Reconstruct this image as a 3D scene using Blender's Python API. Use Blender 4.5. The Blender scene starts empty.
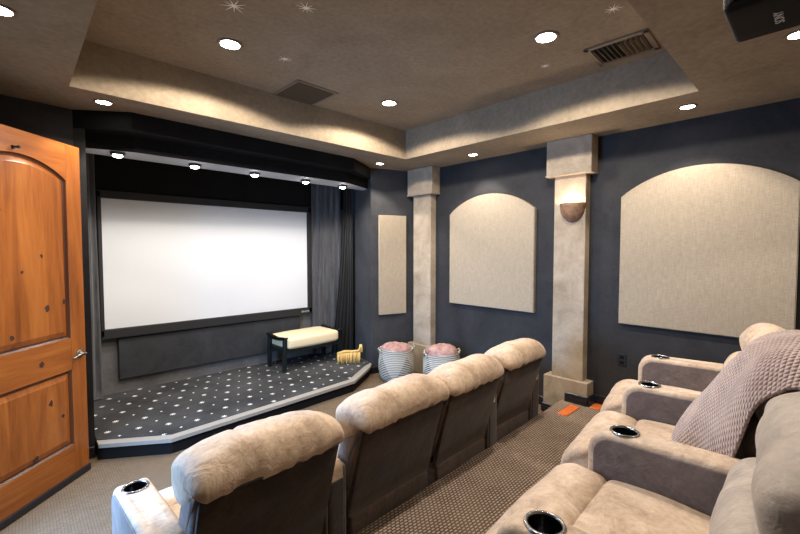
import bpy, bmesh, math, random
from mathutils import Vector, noise, Matrix
random.seed(7)
SC = bpy.context.scene
COL = SC.collection

# ------------------------------------------------------------------ camera
cam_d = bpy.data.cameras.new('camera')
cam_d.sensor_width = 36.0
cam_d.lens = 36.0 * 403.7 / 800.0
cam_d.clip_start = 0.02
cam = bpy.data.objects.new('camera', cam_d); COL.objects.link(cam)
def _u(v):
    return Vector(v).normalized()
_X = _u((424, 17, -403.7)); _Y = _u((-385, 17, -403.7)); _Z = _X.cross(_Y).normalized(); _Y = _Z.cross(_X)
R = Matrix((_X, _Y, _Z))            # rows: world axes in camera space -> maps camera vectors to world
cam.matrix_world = Matrix.Translation((0, 0, 1.66)) @ R.to_4x4()
SC.camera = cam

# ------------------------------------------------------------------ world, exposure, daylight
SC.view_settings.view_transform = 'Standard'
SC.view_settings.look = 'None'
SC.view_settings.gamma = 1.0
SC.view_settings.exposure = 0.42
w = bpy.data.worlds.new('world'); SC.world = w; w.use_nodes = True
w.node_tree.nodes['Background'].inputs[0].default_value = (0.55, 0.75, 1.0, 1)
w.node_tree.nodes['Background'].inputs[1].default_value = 1.0
try:
    SC.cycles.max_bounces = 10; SC.cycles.diffuse_bounces = 7
    SC.cycles.sample_clamp_indirect = 4.0
    SC.cycles.use_denoising = True
except Exception: pass

def light(name, kind, loc, energy, color=(1, 1, 1), rot=(0, 0, 0), size=0.1, size_y=None, spot=None, blend=0.5, spread=None):
    d = bpy.data.lights.new(name, kind); d.energy = energy; d.color = color
    if kind == 'AREA':
        d.shape = 'RECTANGLE' if size_y else 'DISK'; d.size = size
        if size_y: d.size_y = size_y
        if spread: d.spread = math.radians(spread)
    elif kind == 'SPOT':
        d.spot_size = math.radians(spot); d.spot_blend = blend; d.shadow_soft_size = size
    else: d.shadow_soft_size = size
    o = bpy.data.objects.new(name, d); COL.objects.link(o); o.location = loc; o.rotation_euler = rot
    return o
# daylight coming through the open doorway in the left wall
light('doorway_daylight', 'AREA', (-0.70, 2.65, 1.10), 72, (0.27, 0.54, 1.0), (0, math.radians(-74), 0), 1.6, 0.85, spread=125)
DOWN_W = 42.0; WARM = (1.0, 0.90, 0.79)

# ------------------------------------------------------------------ materials
def srgb(r, g, b):
    f = lambda c: (c / 255 / 12.92) if c / 255 <= 0.04045 else ((c / 255 + 0.055) / 1.055) ** 2.4
    return (f(r), f(g), f(b), 1)
class NT:
    def __init__(s, name):
        s.m = bpy.data.materials.new(name); s.m.use_nodes = True
        s.t = s.m.node_tree; s.b = s.t.nodes['Principled BSDF']
    def n(s, typ, **k):
        nd = s.t.nodes.new(typ)
        for a, v in k.items():
            if a.startswith('i_'):
                nd.inputs[a[2:].replace('_', ' ')].default_value = v
            else: setattr(nd, a, v)
        return nd
    def l(s, a, b): s.t.links.new(a, b)
    def math(s, op, a, b=None, c=None):
        nd = s.t.nodes.new('ShaderNodeMath'); nd.operation = op
        for i, v in enumerate((a, b, c)):
            if v is None: continue
            if isinstance(v, (int, float)): nd.inputs[i].default_value = v
            else: s.l(v, nd.inputs[i])
        return nd.outputs[0]
    def mix(s, fac, a, b):
        nd = s.t.nodes.new('ShaderNodeMix'); nd.data_type = 'RGBA'
        for i, v in ((0, fac), (6, a), (7, b)):
            if isinstance(v, (int, float, tuple)): nd.inputs[i].default_value = v
            else: s.l(v, nd.inputs[i])
        return nd.outputs[2]
    def ramp(s, fac, stops):
        nd = s.t.nodes.new('ShaderNodeValToRGB'); e = nd.color_ramp.elements
        e[0].position, e[0].color = stops[0]; e[1].position, e[1].color = stops[-1]
        for p, c in stops[1:-1]:
            x = e.new(p); x.color = c
        s.l(fac, nd.inputs[0]); return nd.outputs[0]
    def coord(s):
        return s.n('ShaderNodeTexCoord').outputs['Object']
    def mapping(s, sc=(1, 1, 1), rot=(0, 0, 0), src=None):
        mp = s.n('ShaderNodeMapping'); mp.inputs['Scale'].default_value = sc; mp.inputs['Rotation'].default_value = rot
        s.l(src or s.coord(), mp.inputs[0]); return mp.outputs[0]
    def noise(s, scale, detail=4, rough=0.5, vec=None, dist=0.0):
        nd = s.n('ShaderNodeTexNoise'); nd.inputs['Scale'].default_value = scale; nd.inputs['Detail'].default_value = detail
        nd.inputs['Roughness'].default_value = rough; nd.inputs['Distortion'].default_value = dist
        s.l(vec or s.coord(), nd.inputs['Vector']); return nd.outputs['Fac']
    def bump(s, h, strength=0.3, dist=0.01):
        bp = s.n('ShaderNodeBump'); bp.inputs['Strength'].default_value = strength; bp.inputs['Distance'].default_value = dist
        s.l(h, bp.inputs['Height']); s.l(bp.outputs[0], s.b.inputs['Normal'])
    def set(s, color=None, rough=None, metal=None, spec=None, sheen=None):
        if color is not None:
            if isinstance(color, tuple): s.b.inputs['Base Color'].default_value = color
            else: s.l(color, s.b.inputs['Base Color'])
        if rough is not None: s.b.inputs['Roughness'].default_value = rough
        if metal is not None: s.b.inputs['Metallic'].default_value = metal
        if spec is not None: s.b.inputs['Specular IOR Level'].default_value = spec
        if sheen is not None: s.b.inputs['Sheen Weight'].default_value = sheen
        return s

def mottled(name, c1, c2, scale=3.0, rough=0.8, bump=0.15, bscale=60, fine=0.25, spec=0.3):
    t = NT(name)
    a = t.noise(scale, 6, 0.62, dist=0.6)
    f = t.noise(scale * 14, 4, 0.6)
    m = t.math('ADD', t.math('MULTIPLY', a, 1 - fine), t.math('MULTIPLY', f, fine))
    t.set(t.ramp(m, [(0.34, c1), (0.66, c2)]), rough, spec=spec)
    t.bump(t.noise(bscale, 3, 0.6), bump, 0.004)
    return t.m
def plain(name, c, rough=0.5, metal=0.0, spec=0.5, nscale=30, var=0.12):
    t = NT(name); n = t.noise(nscale, 3)
    dk = tuple(x * (1 - var) for x in c[:3]) + (1,); lt = tuple(min(1, x * (1 + var)) for x in c[:3]) + (1,)
    t.set(t.mix(n, dk, lt), rough, metal, spec); return t.m
def emit(name, c, s):
    t = NT(name); t.set((0.9, 0.9, 0.9, 1), 0.4)
    t.b.inputs['Emission Color'].default_value = c; t.b.inputs['Emission Strength'].default_value = s
    return t.m
M = {}
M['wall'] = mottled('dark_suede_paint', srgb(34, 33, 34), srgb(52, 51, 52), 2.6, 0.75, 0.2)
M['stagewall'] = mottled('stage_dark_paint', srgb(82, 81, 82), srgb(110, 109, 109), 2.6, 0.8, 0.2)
M['black'] = mottled('header_black_paint', srgb(15, 14, 14), srgb(24, 23, 23), 2.6, 0.85, 0.12, spec=0.15)
M['strip'] = mottled('header_grey_bounce', srgb(168, 168, 170), srgb(190, 190, 192), 2.6, 0.62, 0.12)  # grey underside of the header, paled to include bounce light from the stage
M['ceiling'] = mottled('taupe_faux_suede_plaster', srgb(122, 107, 87), srgb(150, 134, 112), 2.0, 0.85, 0.2, 45, fine=0.45)
M['column'] = mottled('beige_plaster', srgb(138, 123, 103), srgb(178, 162, 141), 4.0, 0.85, 0.5, 70)
M['trim'] = plain('black_gloss_trim', srgb(30, 31, 36), 0.32)
M['tan'] = None
def leather(name, c1, c2, c3, scale=5.0, rough=0.62, wr=0.35):
    t = NT(name)
    a = t.noise(scale, 7, 0.68, dist=0.9); f = t.noise(scale * 9, 5, 0.65)
    m = t.math('ADD', t.math('MULTIPLY', a, 0.72), t.math('MULTIPLY', f, 0.28))
    t.set(t.ramp(m, [(0.33, c1), (0.5, c2), (0.68, c3)]), rough, spec=0.35, sheen=0.25)
    t.b.inputs['Sheen Roughness'].default_value = 0.5
    w_ = t.noise(9, 4, 0.55, dist=1.6); g = t.noise(140, 2, 0.5)
    t.bump(t.math('ADD', w_, t.math('MULTIPLY', g, 0.12)), wr, 0.02)
    return t.m
M['tan'] = leather('tan_nubuck', srgb(150, 125, 101), srgb(190, 165, 139), srgb(218, 197, 172), 6, wr=.45)
M['tan_shaded'] = leather('shaded_tan_leather', srgb(84, 72, 67), srgb(102, 89, 83), srgb(122, 108, 100), 6)  # same tan leather, shade of arm sides and backs put into the colour
M['tan_deep_shade'] = leather('tan_leather_deep_shade', srgb(38, 29, 24), srgb(51, 40, 34), srgb(74, 60, 51), 5, 0.75, 0.2)  # recliner rear panels: tan leather darkened, their shade put into the colour
M['base'] = leather('base_leather_lit', srgb(64, 52, 45), srgb(84, 69, 61), srgb(108, 90, 80), 6, 0.6)  # recliner base leather paler than the rear panels, light put into the colour
M['greytan'] = leather('grey_tan_leather', srgb(132, 122, 112), srgb(160, 148, 136), srgb(184, 172, 158), 6)
def panel_fabric():
    t = NT('beige_acoustic_fabric'); c = t.coord()
    wv1 = t.n('ShaderNodeTexNoise'); wv1.inputs['Scale'].default_value = 170
    t.l(t.mapping((1, 1, 0.12), src=c), wv1.inputs['Vector'])
    wv2 = t.n('ShaderNodeTexNoise'); wv2.inputs['Scale'].default_value = 170
    t.l(t.mapping((0.12, 0.12, 1), src=c), wv2.inputs['Vector'])
    s = t.math('ADD', wv1.outputs['Fac'], wv2.outputs['Fac'])
    t.set(t.ramp(t.math('MULTIPLY', s, 0.5), [(0.3, srgb(144, 130, 110)), (0.7, srgb(172, 157, 135))]), 0.9, spec=0.2)
    t.bump(s, 0.35, 0.002); return t.m
M['panel'] = panel_fabric()
def wood(name, c1, c2, c3, along='Z', knots=True, rough=0.32):
    t = NT(name); c = t.coord()
    sc = (7, 7, 0.55) if along == 'Z' else (0.55, 7, 7)
    v = t.mapping(sc, src=c)
    a = t.noise(1.6, 6, 0.6, vec=v, dist=1.2); g = t.noise(9, 4, 0.7, vec=v)
    m = t.math('ADD', t.math('MULTIPLY', a, 0.7), t.math('MULTIPLY', g, 0.3))
    col = t.ramp(m, [(0.3, c1), (0.5, c2), (0.72, c3)])
    if knots:
        vo = t.n('ShaderNodeTexVoronoi'); vo.inputs['Scale'].default_value = 3.3; vo.inputs['Randomness'].default_value = 1.0
        t.l(t.mapping((1, 1, 0.8), src=c), vo.inputs['Vector'])
        d = t.math('ADD', vo.outputs['Distance'], t.math('MULTIPLY', t.noise(24, 3), 0.05))
        k = t.ramp(d, [(0.055, (1, 1, 1, 1)), (0.085, (0, 0, 0, 1))])
        k2 = t.ramp(d, [(0.08, (1, 1, 1, 1)), (0.17, (0, 0, 0, 1))])
        col = t.mix(t.math('MULTIPLY', k2, 0.35), col, c1)
        col = t.mix(k, col, srgb(58, 28, 12))
    t.set(col, rough, spec=0.5); t.bump(g, 0.08, 0.002); return t.m
M['door'] = wood('knotty_alder', srgb(104, 54, 16), srgb(143, 81, 30), srgb(170, 106, 46))
M['doorH'] = wood('knotty_alder_rail', srgb(106, 56, 17), srgb(143, 81, 30), srgb(170, 106, 46), along='X')
M['groove'] = wood('door_groove_dark', srgb(50, 24, 8), srgb(72, 36, 12), srgb(92, 48, 18), knots=False)  # darker wood tone for the sunk edges of the door panels
M['orange'] = wood('orange_grain', srgb(196, 92, 36), srgb(222, 112, 50), srgb(234, 134, 68), knots=False)
def carpet(name, bw, bh, mo, cols, mort, rough=0.95, rot=0.0):
    t = NT(name); v = t.mapping((1, 1, 1), (0, 0, rot))
    b = t.n('ShaderNodeTexBrick'); b.offset = 0.5
    b.inputs['Scale'].default_value = 1.0; b.inputs['Brick Width'].default_value = bw; b.inputs['Row Height'].default_value = bh
    b.inputs['Mortar Size'].default_value = mo; b.inputs['Mortar Smooth'].default_value = 0.6
    b.inputs['Color1'].default_value = cols[0]; b.inputs['Color2'].default_value = cols[1]; b.inputs['Mortar'].default_value = mort
    t.l(v, b.inputs['Vector'])
    n = t.noise(260, 2); n2 = t.noise(5, 4)
    col = t.mix(t.math('MULTIPLY', n, 0.45), b.outputs['Color'], mort)
    col = t.mix(t.math('MULTIPLY', n2, 0.3), col, cols[0])
    t.set(col, rough, spec=0.1)
    t.bump(t.math('SUBTRACT', n, b.outputs['Fac']), 0.6, 0.004); return t.m
M['aisle'] = carpet('basketweave_carpet', 0.030, 0.0185, 0.0066, (srgb(208, 184, 162), srgb(184, 160, 136)), srgb(38, 28, 25))
M['front'] = carpet('ribbed_tan_carpet', 0.03, 0.012, 0.0026, (srgb(140, 121, 99), srgb(122, 104, 83)), srgb(72, 58, 45))
def stars():
    t = NT('charcoal_star_carpet'); c = t.coord()
    ang = math.radians(-22.6); s = 0.2235
    sp = t.n('ShaderNodeSeparateXYZ'); t.l(c, sp.inputs[0])
    x = t.math('SUBTRACT', sp.outputs[0], 1.358); y = t.math('SUBTRACT', sp.outputs[1], 4.939)
    ca, sa = math.cos(ang), math.sin(ang)
    u = t.math('ADD', t.math('MULTIPLY', x, ca / s), t.math('MULTIPLY', y, sa / s))
    v = t.math('ADD', t.math('MULTIPLY', x, -sa / s), t.math('MULTIPLY', y, ca / s))
    def star(du, dv, rad, pts, inner):
        fu = t.math('SUBTRACT', t.math('FRACT', t.math('ADD', u, 50.5 + du)), 0.5)
        fv = t.math('SUBTRACT', t.math('FRACT', t.math('ADD', v, 50.5 + dv)), 0.5)
        r = t.math('SQRT', t.math('ADD', t.math('MULTIPLY', fu, fu), t.math('MULTIPLY', fv, fv)))
        th = t.math('ARCTAN2', fv, fu)
        k = t.math('POWER', t.math('ABSOLUTE', t.math('COSINE', t.math('MULTIPLY', th, pts / 2))), 2.5)
        lim = t.math('ADD', rad * inner, t.math('MULTIPLY', k, rad * (1 - inner)))
        return t.math('LESS_THAN', r, lim)
    m = t.math('MAXIMUM', star(0, 0, 0.118, 8, 0.2), star(0.5, 0.5, 0.055, 4, 0.45))
    n = t.noise(220, 2); n2 = t.noise(2.2, 5, 0.6)
    base = t.ramp(t.math('ADD', t.math('MULTIPLY', n, 0.4), t.math('MULTIPLY', n2, 0.6)), [(0.35, srgb(40, 40, 41)), (0.68, srgb(84, 84, 85))])
    t.set(t.mix(m, base, srgb(236, 234, 228)), 0.95, spec=0.1); t.bump(n, 0.5, 0.004); return t.m
M['stars'] = stars()
M['lip'] = plain('grey_stage_nosing', srgb(146, 140, 131), 0.7)
M['fascia'] = plain('black_stage_riser', srgb(26, 22, 21), 0.9, spec=0.15)
def curtain(name, a, b):
    t = NT(name); n = t.noise(4, 6, 0.65, vec=t.mapping((6, 6, 0.5)))
    t.set(t.ramp(n, [(0.3, a), (0.7, b)]), 0.8, spec=0.2, sheen=0.4); return t.m
M['curtain'] = curtain('grey_velvet', srgb(74, 74, 76), srgb(124, 124, 126))
M['bcurtain'] = curtain('black_velvet', srgb(10, 10, 12), srgb(20, 20, 23))
M['screen'] = plain('matte_white_screen', (0.60, 0.61, 0.63, 1), 0.85, var=0.01, spec=0.1)
M['frame'] = plain('black_velvet_frame', srgb(20, 20, 22), 0.7)
M['cloth_panel'] = mottled('charcoal_speaker_cloth', srgb(40, 41, 44), srgb(54, 55, 58), 6, 0.9, 0.3, 160)
M['cream'] = plain('cream_upholstery', srgb(226, 208, 170), 0.8, var=0.05)
M['bench'] = plain('black_lacquer', srgb(16, 24, 25), 0.3)
M['gold'] = plain('gold_fringe', srgb(216, 178, 104), 0.6, nscale=90, var=0.25)
M['metal'] = plain('brushed_nickel', srgb(120, 116, 110), 0.3, 1.0)
M['chrome'] = plain('chrome_ring', srgb(150, 148, 146), 0.25, 0.9)
M['dark'] = plain('black_plastic', srgb(12, 12, 14), 0.7, spec=0.15)
M['hole'] = plain('black_inside', srgb(6, 6, 8), 0.2)
M['ring'] = plain('bronze_trim_ring', srgb(120, 104, 84), 0.5)
M['lamp'] = emit('lamp_lens', (1.0, 0.93, 0.82, 1), 26)
M['puck'] = emit('puck_lens', (1.0, 0.98, 0.95, 1), 30)
M['glow'] = emit('sconce_lamp_glass', (1.0, 0.80, 0.52, 1), 14)
M['vent'] = plain('taupe_vent_paint', srgb(120, 104, 84), 0.6)
M['ventdark'] = plain('vent_shadow_duct', srgb(30, 26, 22), 0.8)
M['terra'] = mottled('terracotta_wash', srgb(100, 72, 52), srgb(156, 122, 94), 14, 0.85, 0.4)
M['pink'] = mottled('dusty_pink_fleece', srgb(132, 92, 88), srgb(196, 160, 150), 18, 0.95, 0.8, 120)
M['silver'] = emit('star_paint', (1, 0.95, 0.85, 1), 0.0)
M['silver'].node_tree.nodes['Principled BSDF'].inputs['Base Color'].default_value = srgb(240, 232, 215)
M['white'] = plain('white_lettering', srgb(190, 190, 190), 0.5)
def basket_mat():
    t = NT('striped_rope_basket'); c = t.coord(); sp = t.n('ShaderNodeSeparateXYZ'); t.l(c, sp.inputs[0])
    th = t.math('ARCTAN2', sp.outputs[1], sp.outputs[0])
    z = sp.outputs[2]
    tri = t.math('ABSOLUTE', t.math('SUBTRACT', t.math('FRACT', t.math('MULTIPLY', t.math('ADD', th, 0.55), 2 / math.pi)), 0.5))  # 4 diamonds
    # inside a triangle rising to a point the rows are dark, outside they are pale grey
    lim = t.math('SUBTRACT', 0.335, t.math('MULTIPLY', tri, 0.62))
    inside = t.math('LESS_THAN', z, lim)
    row = t.math('LESS_THAN', t.math('FRACT', t.math('MULTIPLY', z, 1 / 0.022)), 0.5)
    dark = t.mix(inside, srgb(150, 146, 136), srgb(52, 56, 58))
    col = t.mix(row, srgb(206, 198, 182), dark)
    t.set(col, 0.9, spec=0.15)
    t.bump(t.math('SINE', t.math('MULTIPLY', z, 2 * math.pi / 0.022)), 0.6, 0.006); return t.m
M['basket'] = basket_mat()
def blanket_mat():
    t = NT('waffle_fleece'); c = t.n('ShaderNodeTexCoord').outputs['UV']
    sp = t.n('ShaderNodeSeparateXYZ'); t.l(c, sp.inputs[0])
    n = t.noise(7, 5, 0.6); f = t.noise(90, 3)
    col = t.ramp(t.math('ADD', t.math('MULTIPLY', n, 0.7), t.math('MULTIPLY', f, 0.3)), [(0.35, srgb(150, 124, 116)), (0.65, srgb(196, 170, 158))])
    t.set(col, 0.9, spec=0.15, sheen=0.5); t.bump(f, 0.4, 0.004); return t.m
M['blanket'] = blanket_mat()
for m_ in M.values():
    m_.use_backface_culling = False

# ------------------------------------------------------------------ mesh helpers
def meta(o, label=None, cat=None, group=None, kind=None):
    if label: o['label'] = label
    if cat: o['category'] = cat
    if group: o['group'] = group
    if kind: o['kind'] = kind
    return o
def empty(name, loc, rz=0.0, label=None, cat=None, group=None):
    o = bpy.data.objects.new(name, None); COL.objects.link(o); o.empty_display_size = 0.05
    o.location = loc; o.rotation_euler = (0, 0, rz)
    return meta(o, label, cat, group)
def link(name, bm, mat, parent=None, smooth=False, loc=None):
    bmesh.ops.recalc_face_normals(bm, faces=bm.faces)
    me = bpy.data.meshes.new(name); bm.to_mesh(me); bm.free()
    if isinstance(mat, (list, tuple)):
        for x in mat: me.materials.append(x)
    else: me.materials.append(mat)
    if smooth:
        for p in me.polygons: p.use_smooth = True
    o = bpy.data.objects.new(name, me); COL.objects.link(o)
    if parent is not None: o.parent = parent
    if loc is not None: o.location = loc
    return o
def box(bm, x0, x1, y0, y1, z0, z1, bevel=0.0, seg=2, mi=0):
    vs = [bm.verts.new((x, y, z)) for x in (x0, x1) for y in (y0, y1) for z in (z0, z1)]
    idx = [(0, 1, 3, 2), (4, 6, 7, 5), (0, 4, 5, 1), (2, 3, 7, 6), (0, 2, 6, 4), (1, 5, 7, 3)]
    fs = [bm.faces.new([vs[i] for i in f]) for f in idx]
    for f in fs: f.material_index = mi
    if bevel > 0:
        es = list({e for f in fs for e in f.edges})
        bmesh.ops.bevel(bm, geom=es, offset=bevel, segments=seg, profile=0.6, affect='EDGES')
    return vs
def prism(bm, poly, z0, z1, mi=0):
    a = [bm.verts.new((x, y, z0)) for x, y in poly]; b = [bm.verts.new((x, y, z1)) for x, y in poly]
    n = len(poly); fs = [bm.faces.new(a[::-1]), bm.faces.new(b)]
    for i in range(n): fs.append(bm.faces.new((a[i], a[(i + 1) % n], b[(i + 1) % n], b[i])))
    for f in fs: f.material_index = mi
    return fs
def lathe(bm, prof, n=32, c=(0, 0), sx=1.0, sy=1.0, close=True, a0=0.0, a1=2 * math.pi):
    full = abs(a1 - a0 - 2 * math.pi) < 1e-6
    m = n if full else n + 1
    rings = []
    for r, z in prof:
        rings.append([bm.verts.new((c[0] + r * sx * math.cos(a0 + (a1 - a0) * k / n), c[1] + r * sy * math.sin(a0 + (a1 - a0) * k / n), z)) for k in range(m)])
    for i in range(len(rings) - 1):
        for k in range(n):
            k2 = (k + 1) % m
            bm.faces.new((rings[i][k], rings[i][k2], rings[i + 1][k2], rings[i + 1][k]))
    if close and full:
        bm.faces.new(rings[0][::-1]); bm.faces.new(rings[-1])
    return rings
def tube(bm, pts, r, n=8, radii=None):
    pts = [Vector(p) for p in pts]; rings = []
    for i, p in enumerate(pts):
        d = (pts[min(i + 1, len(pts) - 1)] - pts[max(i - 1, 0)]).normalized()
        up = Vector((0, 0, 1)) if abs(d.z) < 0.95 else Vector((1, 0, 0))
        s = d.cross(up).normalized(); t_ = d.cross(s).normalized()
        rr = radii[i] if radii else r
        rings.append([bm.verts.new(p + (s * math.cos(2 * math.pi * k / n) + t_ * math.sin(2 * math.pi * k / n)) * rr) for k in range(n)])
    for i in range(len(rings) - 1):
        for k in range(n):
            bm.faces.new((rings[i][k], rings[i][(k + 1) % n], rings[i + 1][(k + 1) % n], rings[i + 1][k]))
    bm.faces.new(rings[0][::-1]); bm.faces.new(rings[-1])
def crom(P, per=6, closed=True):
    out = []; n = len(P); P = [Vector(p) for p in P]
    rng = range(n) if closed else range(n - 1)
    for i in rng:
        if closed: a, b, c, d = P[(i - 1) % n], P[i], P[(i + 1) % n], P[(i + 2) % n]
        else: a, b, c, d = P[max(i - 1, 0)], P[i], P[i + 1], P[min(i + 2, n - 1)]
        for k in range(per):
            t = k / per
            out.append(0.5 * ((2 * b) + (c - a) * t + (2 * a - 5 * b + 4 * c - d) * t * t + (3 * b - a - 3 * c + d) * t ** 3))
    if not closed: out.append(P[-1])
    return out
def sweep(bm, prof, x0, x1, rnd=0.05, nx=26, per=6, puff=0.0, wob=0.0, wscale=4.0, seed=0.0, smooth_prof=True, xtaper=None, seams=(), seam_d=0.012, drop=0.0, dropz=0.0, dropw=.16, gather=0.0):
    """closed (y,z) profile swept along x with rounded ends and fabric unevenness"""
    P = crom([(0, p[0], p[1]) for p in prof], per) if smooth_prof else [Vector((0, p[0], p[1])) for p in prof]
    n = len(P); cen = sum(P, Vector()) / n
    nor = []
    area = sum(P[i].y * P[(i + 1) % n].z - P[(i + 1) % n].y * P[i].z for i in range(n))
    for i in range(n):
        d = P[(i + 1) % n] - P[i - 1]; v = Vector((0, d.z, -d.y)).normalized()
        nor.append(v if area > 0 else -v)
    xs = []
    L = x1 - x0
    ne = 7
    for k in range(ne): xs.append(x0 + rnd * (1 - math.cos(math.pi / 2 * k / ne)))
    for k in range(nx + 1): xs.append(x0 + rnd + (L - 2 * rnd) * k / nx)
    for k in range(ne - 1, -1, -1): xs.append(x1 - rnd * (1 - math.cos(math.pi / 2 * k / ne)))
    rings = []
    for x in xs:
        e = min(x - x0, x1 - x)
        ins = rnd * (1 - math.sqrt(max(0, 1 - (1 - e / rnd) ** 2))) if e < rnd else 0.0
        t = (x - x0) / L
        bulge = puff * math.sin(math.pi * t) ** 0.6
        for sx_ in seams:
            bulge -= seam_d * math.exp(-((x - (x0 + L * sx_)) / 0.012) ** 2)
        ring = []
        for i in range(n):
            p = P[i] + nor[i] * (bulge - ins); p.x = x
            if wob:
                q = Vector((x * wscale + seed, p.y * wscale * 1.0, p.z * wscale))
                w1 = noise.noise(q) + 0.5 * noise.noise(Vector((x * wscale * 3.2 + seed, p.y * wscale * 1.1, p.z * wscale * 1.1 + 7)))
                p = p + nor[i] * (wob * w1)
            if gather:
                yy = P[i].y; g = max(0.0, min(1.0, (-.655 - yy) / .05))
                p = p + nor[i] * (gather * g * (math.sin(x * 62 + 4 * noise.noise(Vector((x * 5, seed, 0)))) * (.5 + noise.noise(Vector((x * 9 + seed, 2, 0))))))
            if drop and p.z > dropz:
                p.z -= drop * max(0.0, 1 - e / dropw) ** 1.6 * min(1.0, (p.z - dropz) / .15)
            if xtaper:
                xc = (x0 + x1) / 2; p.x = xc + (p.x - xc) * xtaper(p.y, p.z)
            ring.append(bm.verts.new(p))
        rings.append(ring)
    for i in range(len(rings) - 1):
        for k in range(n):
            bm.faces.new((rings[i][k], rings[i][(k + 1) % n], rings[i + 1][(k + 1) % n], rings[i + 1][k]))
    for ring in (rings[0][::-1], rings[-1]):
        c = bm.verts.new(sum((v.co for v in ring), Vector()) / n)
        for k in range(n): bm.faces.new((ring[k], ring[(k + 1) % n], c))
def rrect(y0, y1, z0, z1, r, n=5, rr=None):
    rr = rr or (r, r, r, r); out = []
    for (cy, cz, a, q) in ((y1 - rr[0], z1 - rr[0], 0, rr[0]), (y0 + rr[1], z1 - rr[1], 90, rr[1]), (y0 + rr[2], z0 + rr[2], 180, rr[2]), (y1 - rr[3], z0 + rr[3], 270, rr[3])):
        for k in range(n + 1):
            an = math.radians(a + 90 * k / n); out.append((cy + q * math.cos(an), cz + q * math.sin(an)))
    return out
def boolean_cut(o, cutter, solver='EXACT'):
    md = o.modifiers.new('cut', 'BOOLEAN'); md.operation = 'DIFFERENCE'; md.object = cutter; md.solver = solver
    bpy.context.view_layer.update()
    dg = bpy.context.evaluated_depsgraph_get()
    me = bpy.data.meshes.new_from_object(o.evaluated_get(dg)); o.modifiers.clear(); o.data = me
    bpy.data.objects.remove(cutter, do_unlink=True)
def text(name, body, size, mat, parent, matrix, extrude=0.0006):
    cu = bpy.data.curves.new(name, 'FONT'); cu.body = body; cu.size = size; cu.extrude = extrude; cu.align_x = 'CENTER'; cu.align_y = 'CENTER'
    t_ = bpy.data.objects.new(name, cu); COL.objects.link(t_); bpy.context.view_layer.update()
    me = bpy.data.meshes.new_from_object(t_.evaluated_get(bpy.context.evaluated_depsgraph_get()))
    bpy.data.objects.remove(t_, do_unlink=True)
    me.transform(matrix); me.materials.clear(); me.materials.append(mat)
    o = bpy.data.objects.new(name, me); COL.objects.link(o); o.parent = parent; return o

# ------------------------------------------------------------------ room shell
XL, XR, YB, ZS, ZT, R1, R2 = -0.33, 4.06, -0.75, 2.74, 3.07, 0.17, 0.34
def struct(name, bm, mat, parent=None): return meta(link(name, bm, mat, parent), kind='structure')
bm = bmesh.new(); box(bm, -0.45, 4.2, YB - 0.1, 5.4, -0.1, 0); struct('floor', bm, M['front'])
bm = bmesh.new()                       # carpeted riser levels behind the front row
prism(bm, [(XL, 1.02), (XR, 1.02), (XR, 1.765), (XL, 1.59)], 0, R1); struct('floor_riser', bm, M['aisle'])
bm = bmesh.new()
box(bm, XL, XR, YB, 1.02, 0, R2, 0.012, 2); struct('floor_riser', bm, M['aisle'])
# ceiling with tray
bm = bmesh.new()
TX0, TX1, TY0, TY1 = 0.29, 3.40, 0.62, 3.47
box(bm, -0.45, TX0, YB - 0.1, 5.4, ZS, 3.25); box(bm, TX1, 4.2, YB - 0.1, 5.4, ZS, 3.25)
box(bm, TX0, TX1, YB - 0.1, TY0, ZS, 3.25); box(bm, TX0, TX1, TY1, 5.4, ZS, 3.25)
box(bm, TX0 - 0.01, TX1 + 0.01, TY0 - 0.01, TY1 + 0.01, ZT, 3.25)
struct('ceiling', bm, M['ceiling'])
bm = bmesh.new(); box(bm, XR, 4.2, YB - 0.1, 5.4, 0, ZS); struct('wall_right', bm, M['wall'])
bm = bmesh.new()                       # left wall with doorway
DY0, DY1 = 2.18, 3.12
box(bm, -0.45, XL, YB - 0.1, DY0, 0, ZS); box(bm, -0.45, XL, DY1, 4.2, 0, ZS); box(bm, -0.45, XL, DY0, DY1, 2.42, ZS)
struct('wall_left', bm, M['wall'])
bm = bmesh.new(); box(bm, -0.45, 4.2, YB - 0.1, YB, 0, ZS); struct('wall_back', bm, M['column'])  # unseen rear wall, its pale plaster chosen to bounce light into the room
bm = bmesh.new()
prism(bm, [(-0.33, 3.95), (0.35, 4.02), (0.42, 3.98), (0.42, 4.25), (0.40, 5.15), (0.3, 5.15), (0.3, 4.2), (-0.45, 4.2)], 0, ZS)
struct('wall_front_left', bm, M['wall'])
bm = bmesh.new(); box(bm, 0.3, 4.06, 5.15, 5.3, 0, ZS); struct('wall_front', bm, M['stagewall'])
bm = bmesh.new()
prism(bm, [(3.42, 4.15), (4.06, 3.95), (4.06, 5.15), (3.72, 5.15), (3.72, 4.9), (3.56, 4.68)], 0, ZS)
struct('wall_front_right', bm, mottled('wing_wall_paint', srgb(46, 46, 48), srgb(66, 66, 68), 2.6, .75, .2))
# header over the stage
bm = bmesh.new(); prism(bm, [(0.35, 4.02), (0.69, 3.78), (2.92, 3.85), (3.43, 4.16), (3.43, 4.30), (0.35, 4.30)], 2.60, ZS - 0.001)
struct('trim_1', bm, M['black'])
bm = bmesh.new()
fs = prism(bm, [(0.42, 4.10), (0.75, 4.00), (2.95, 4.02), (3.44, 4.24), (3.48, 4.38), (0.42, 4.30)], 2.475, 2.602)
fs[0].material_index = 1
struct('trim_2', bm, [M['black'], M['strip']])

bm = bmesh.new(); box(bm, 0.42, 3.70, 5.10, 5.149, 2.28, ZS - .001); struct('trim_4', bm, M['black'])

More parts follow.
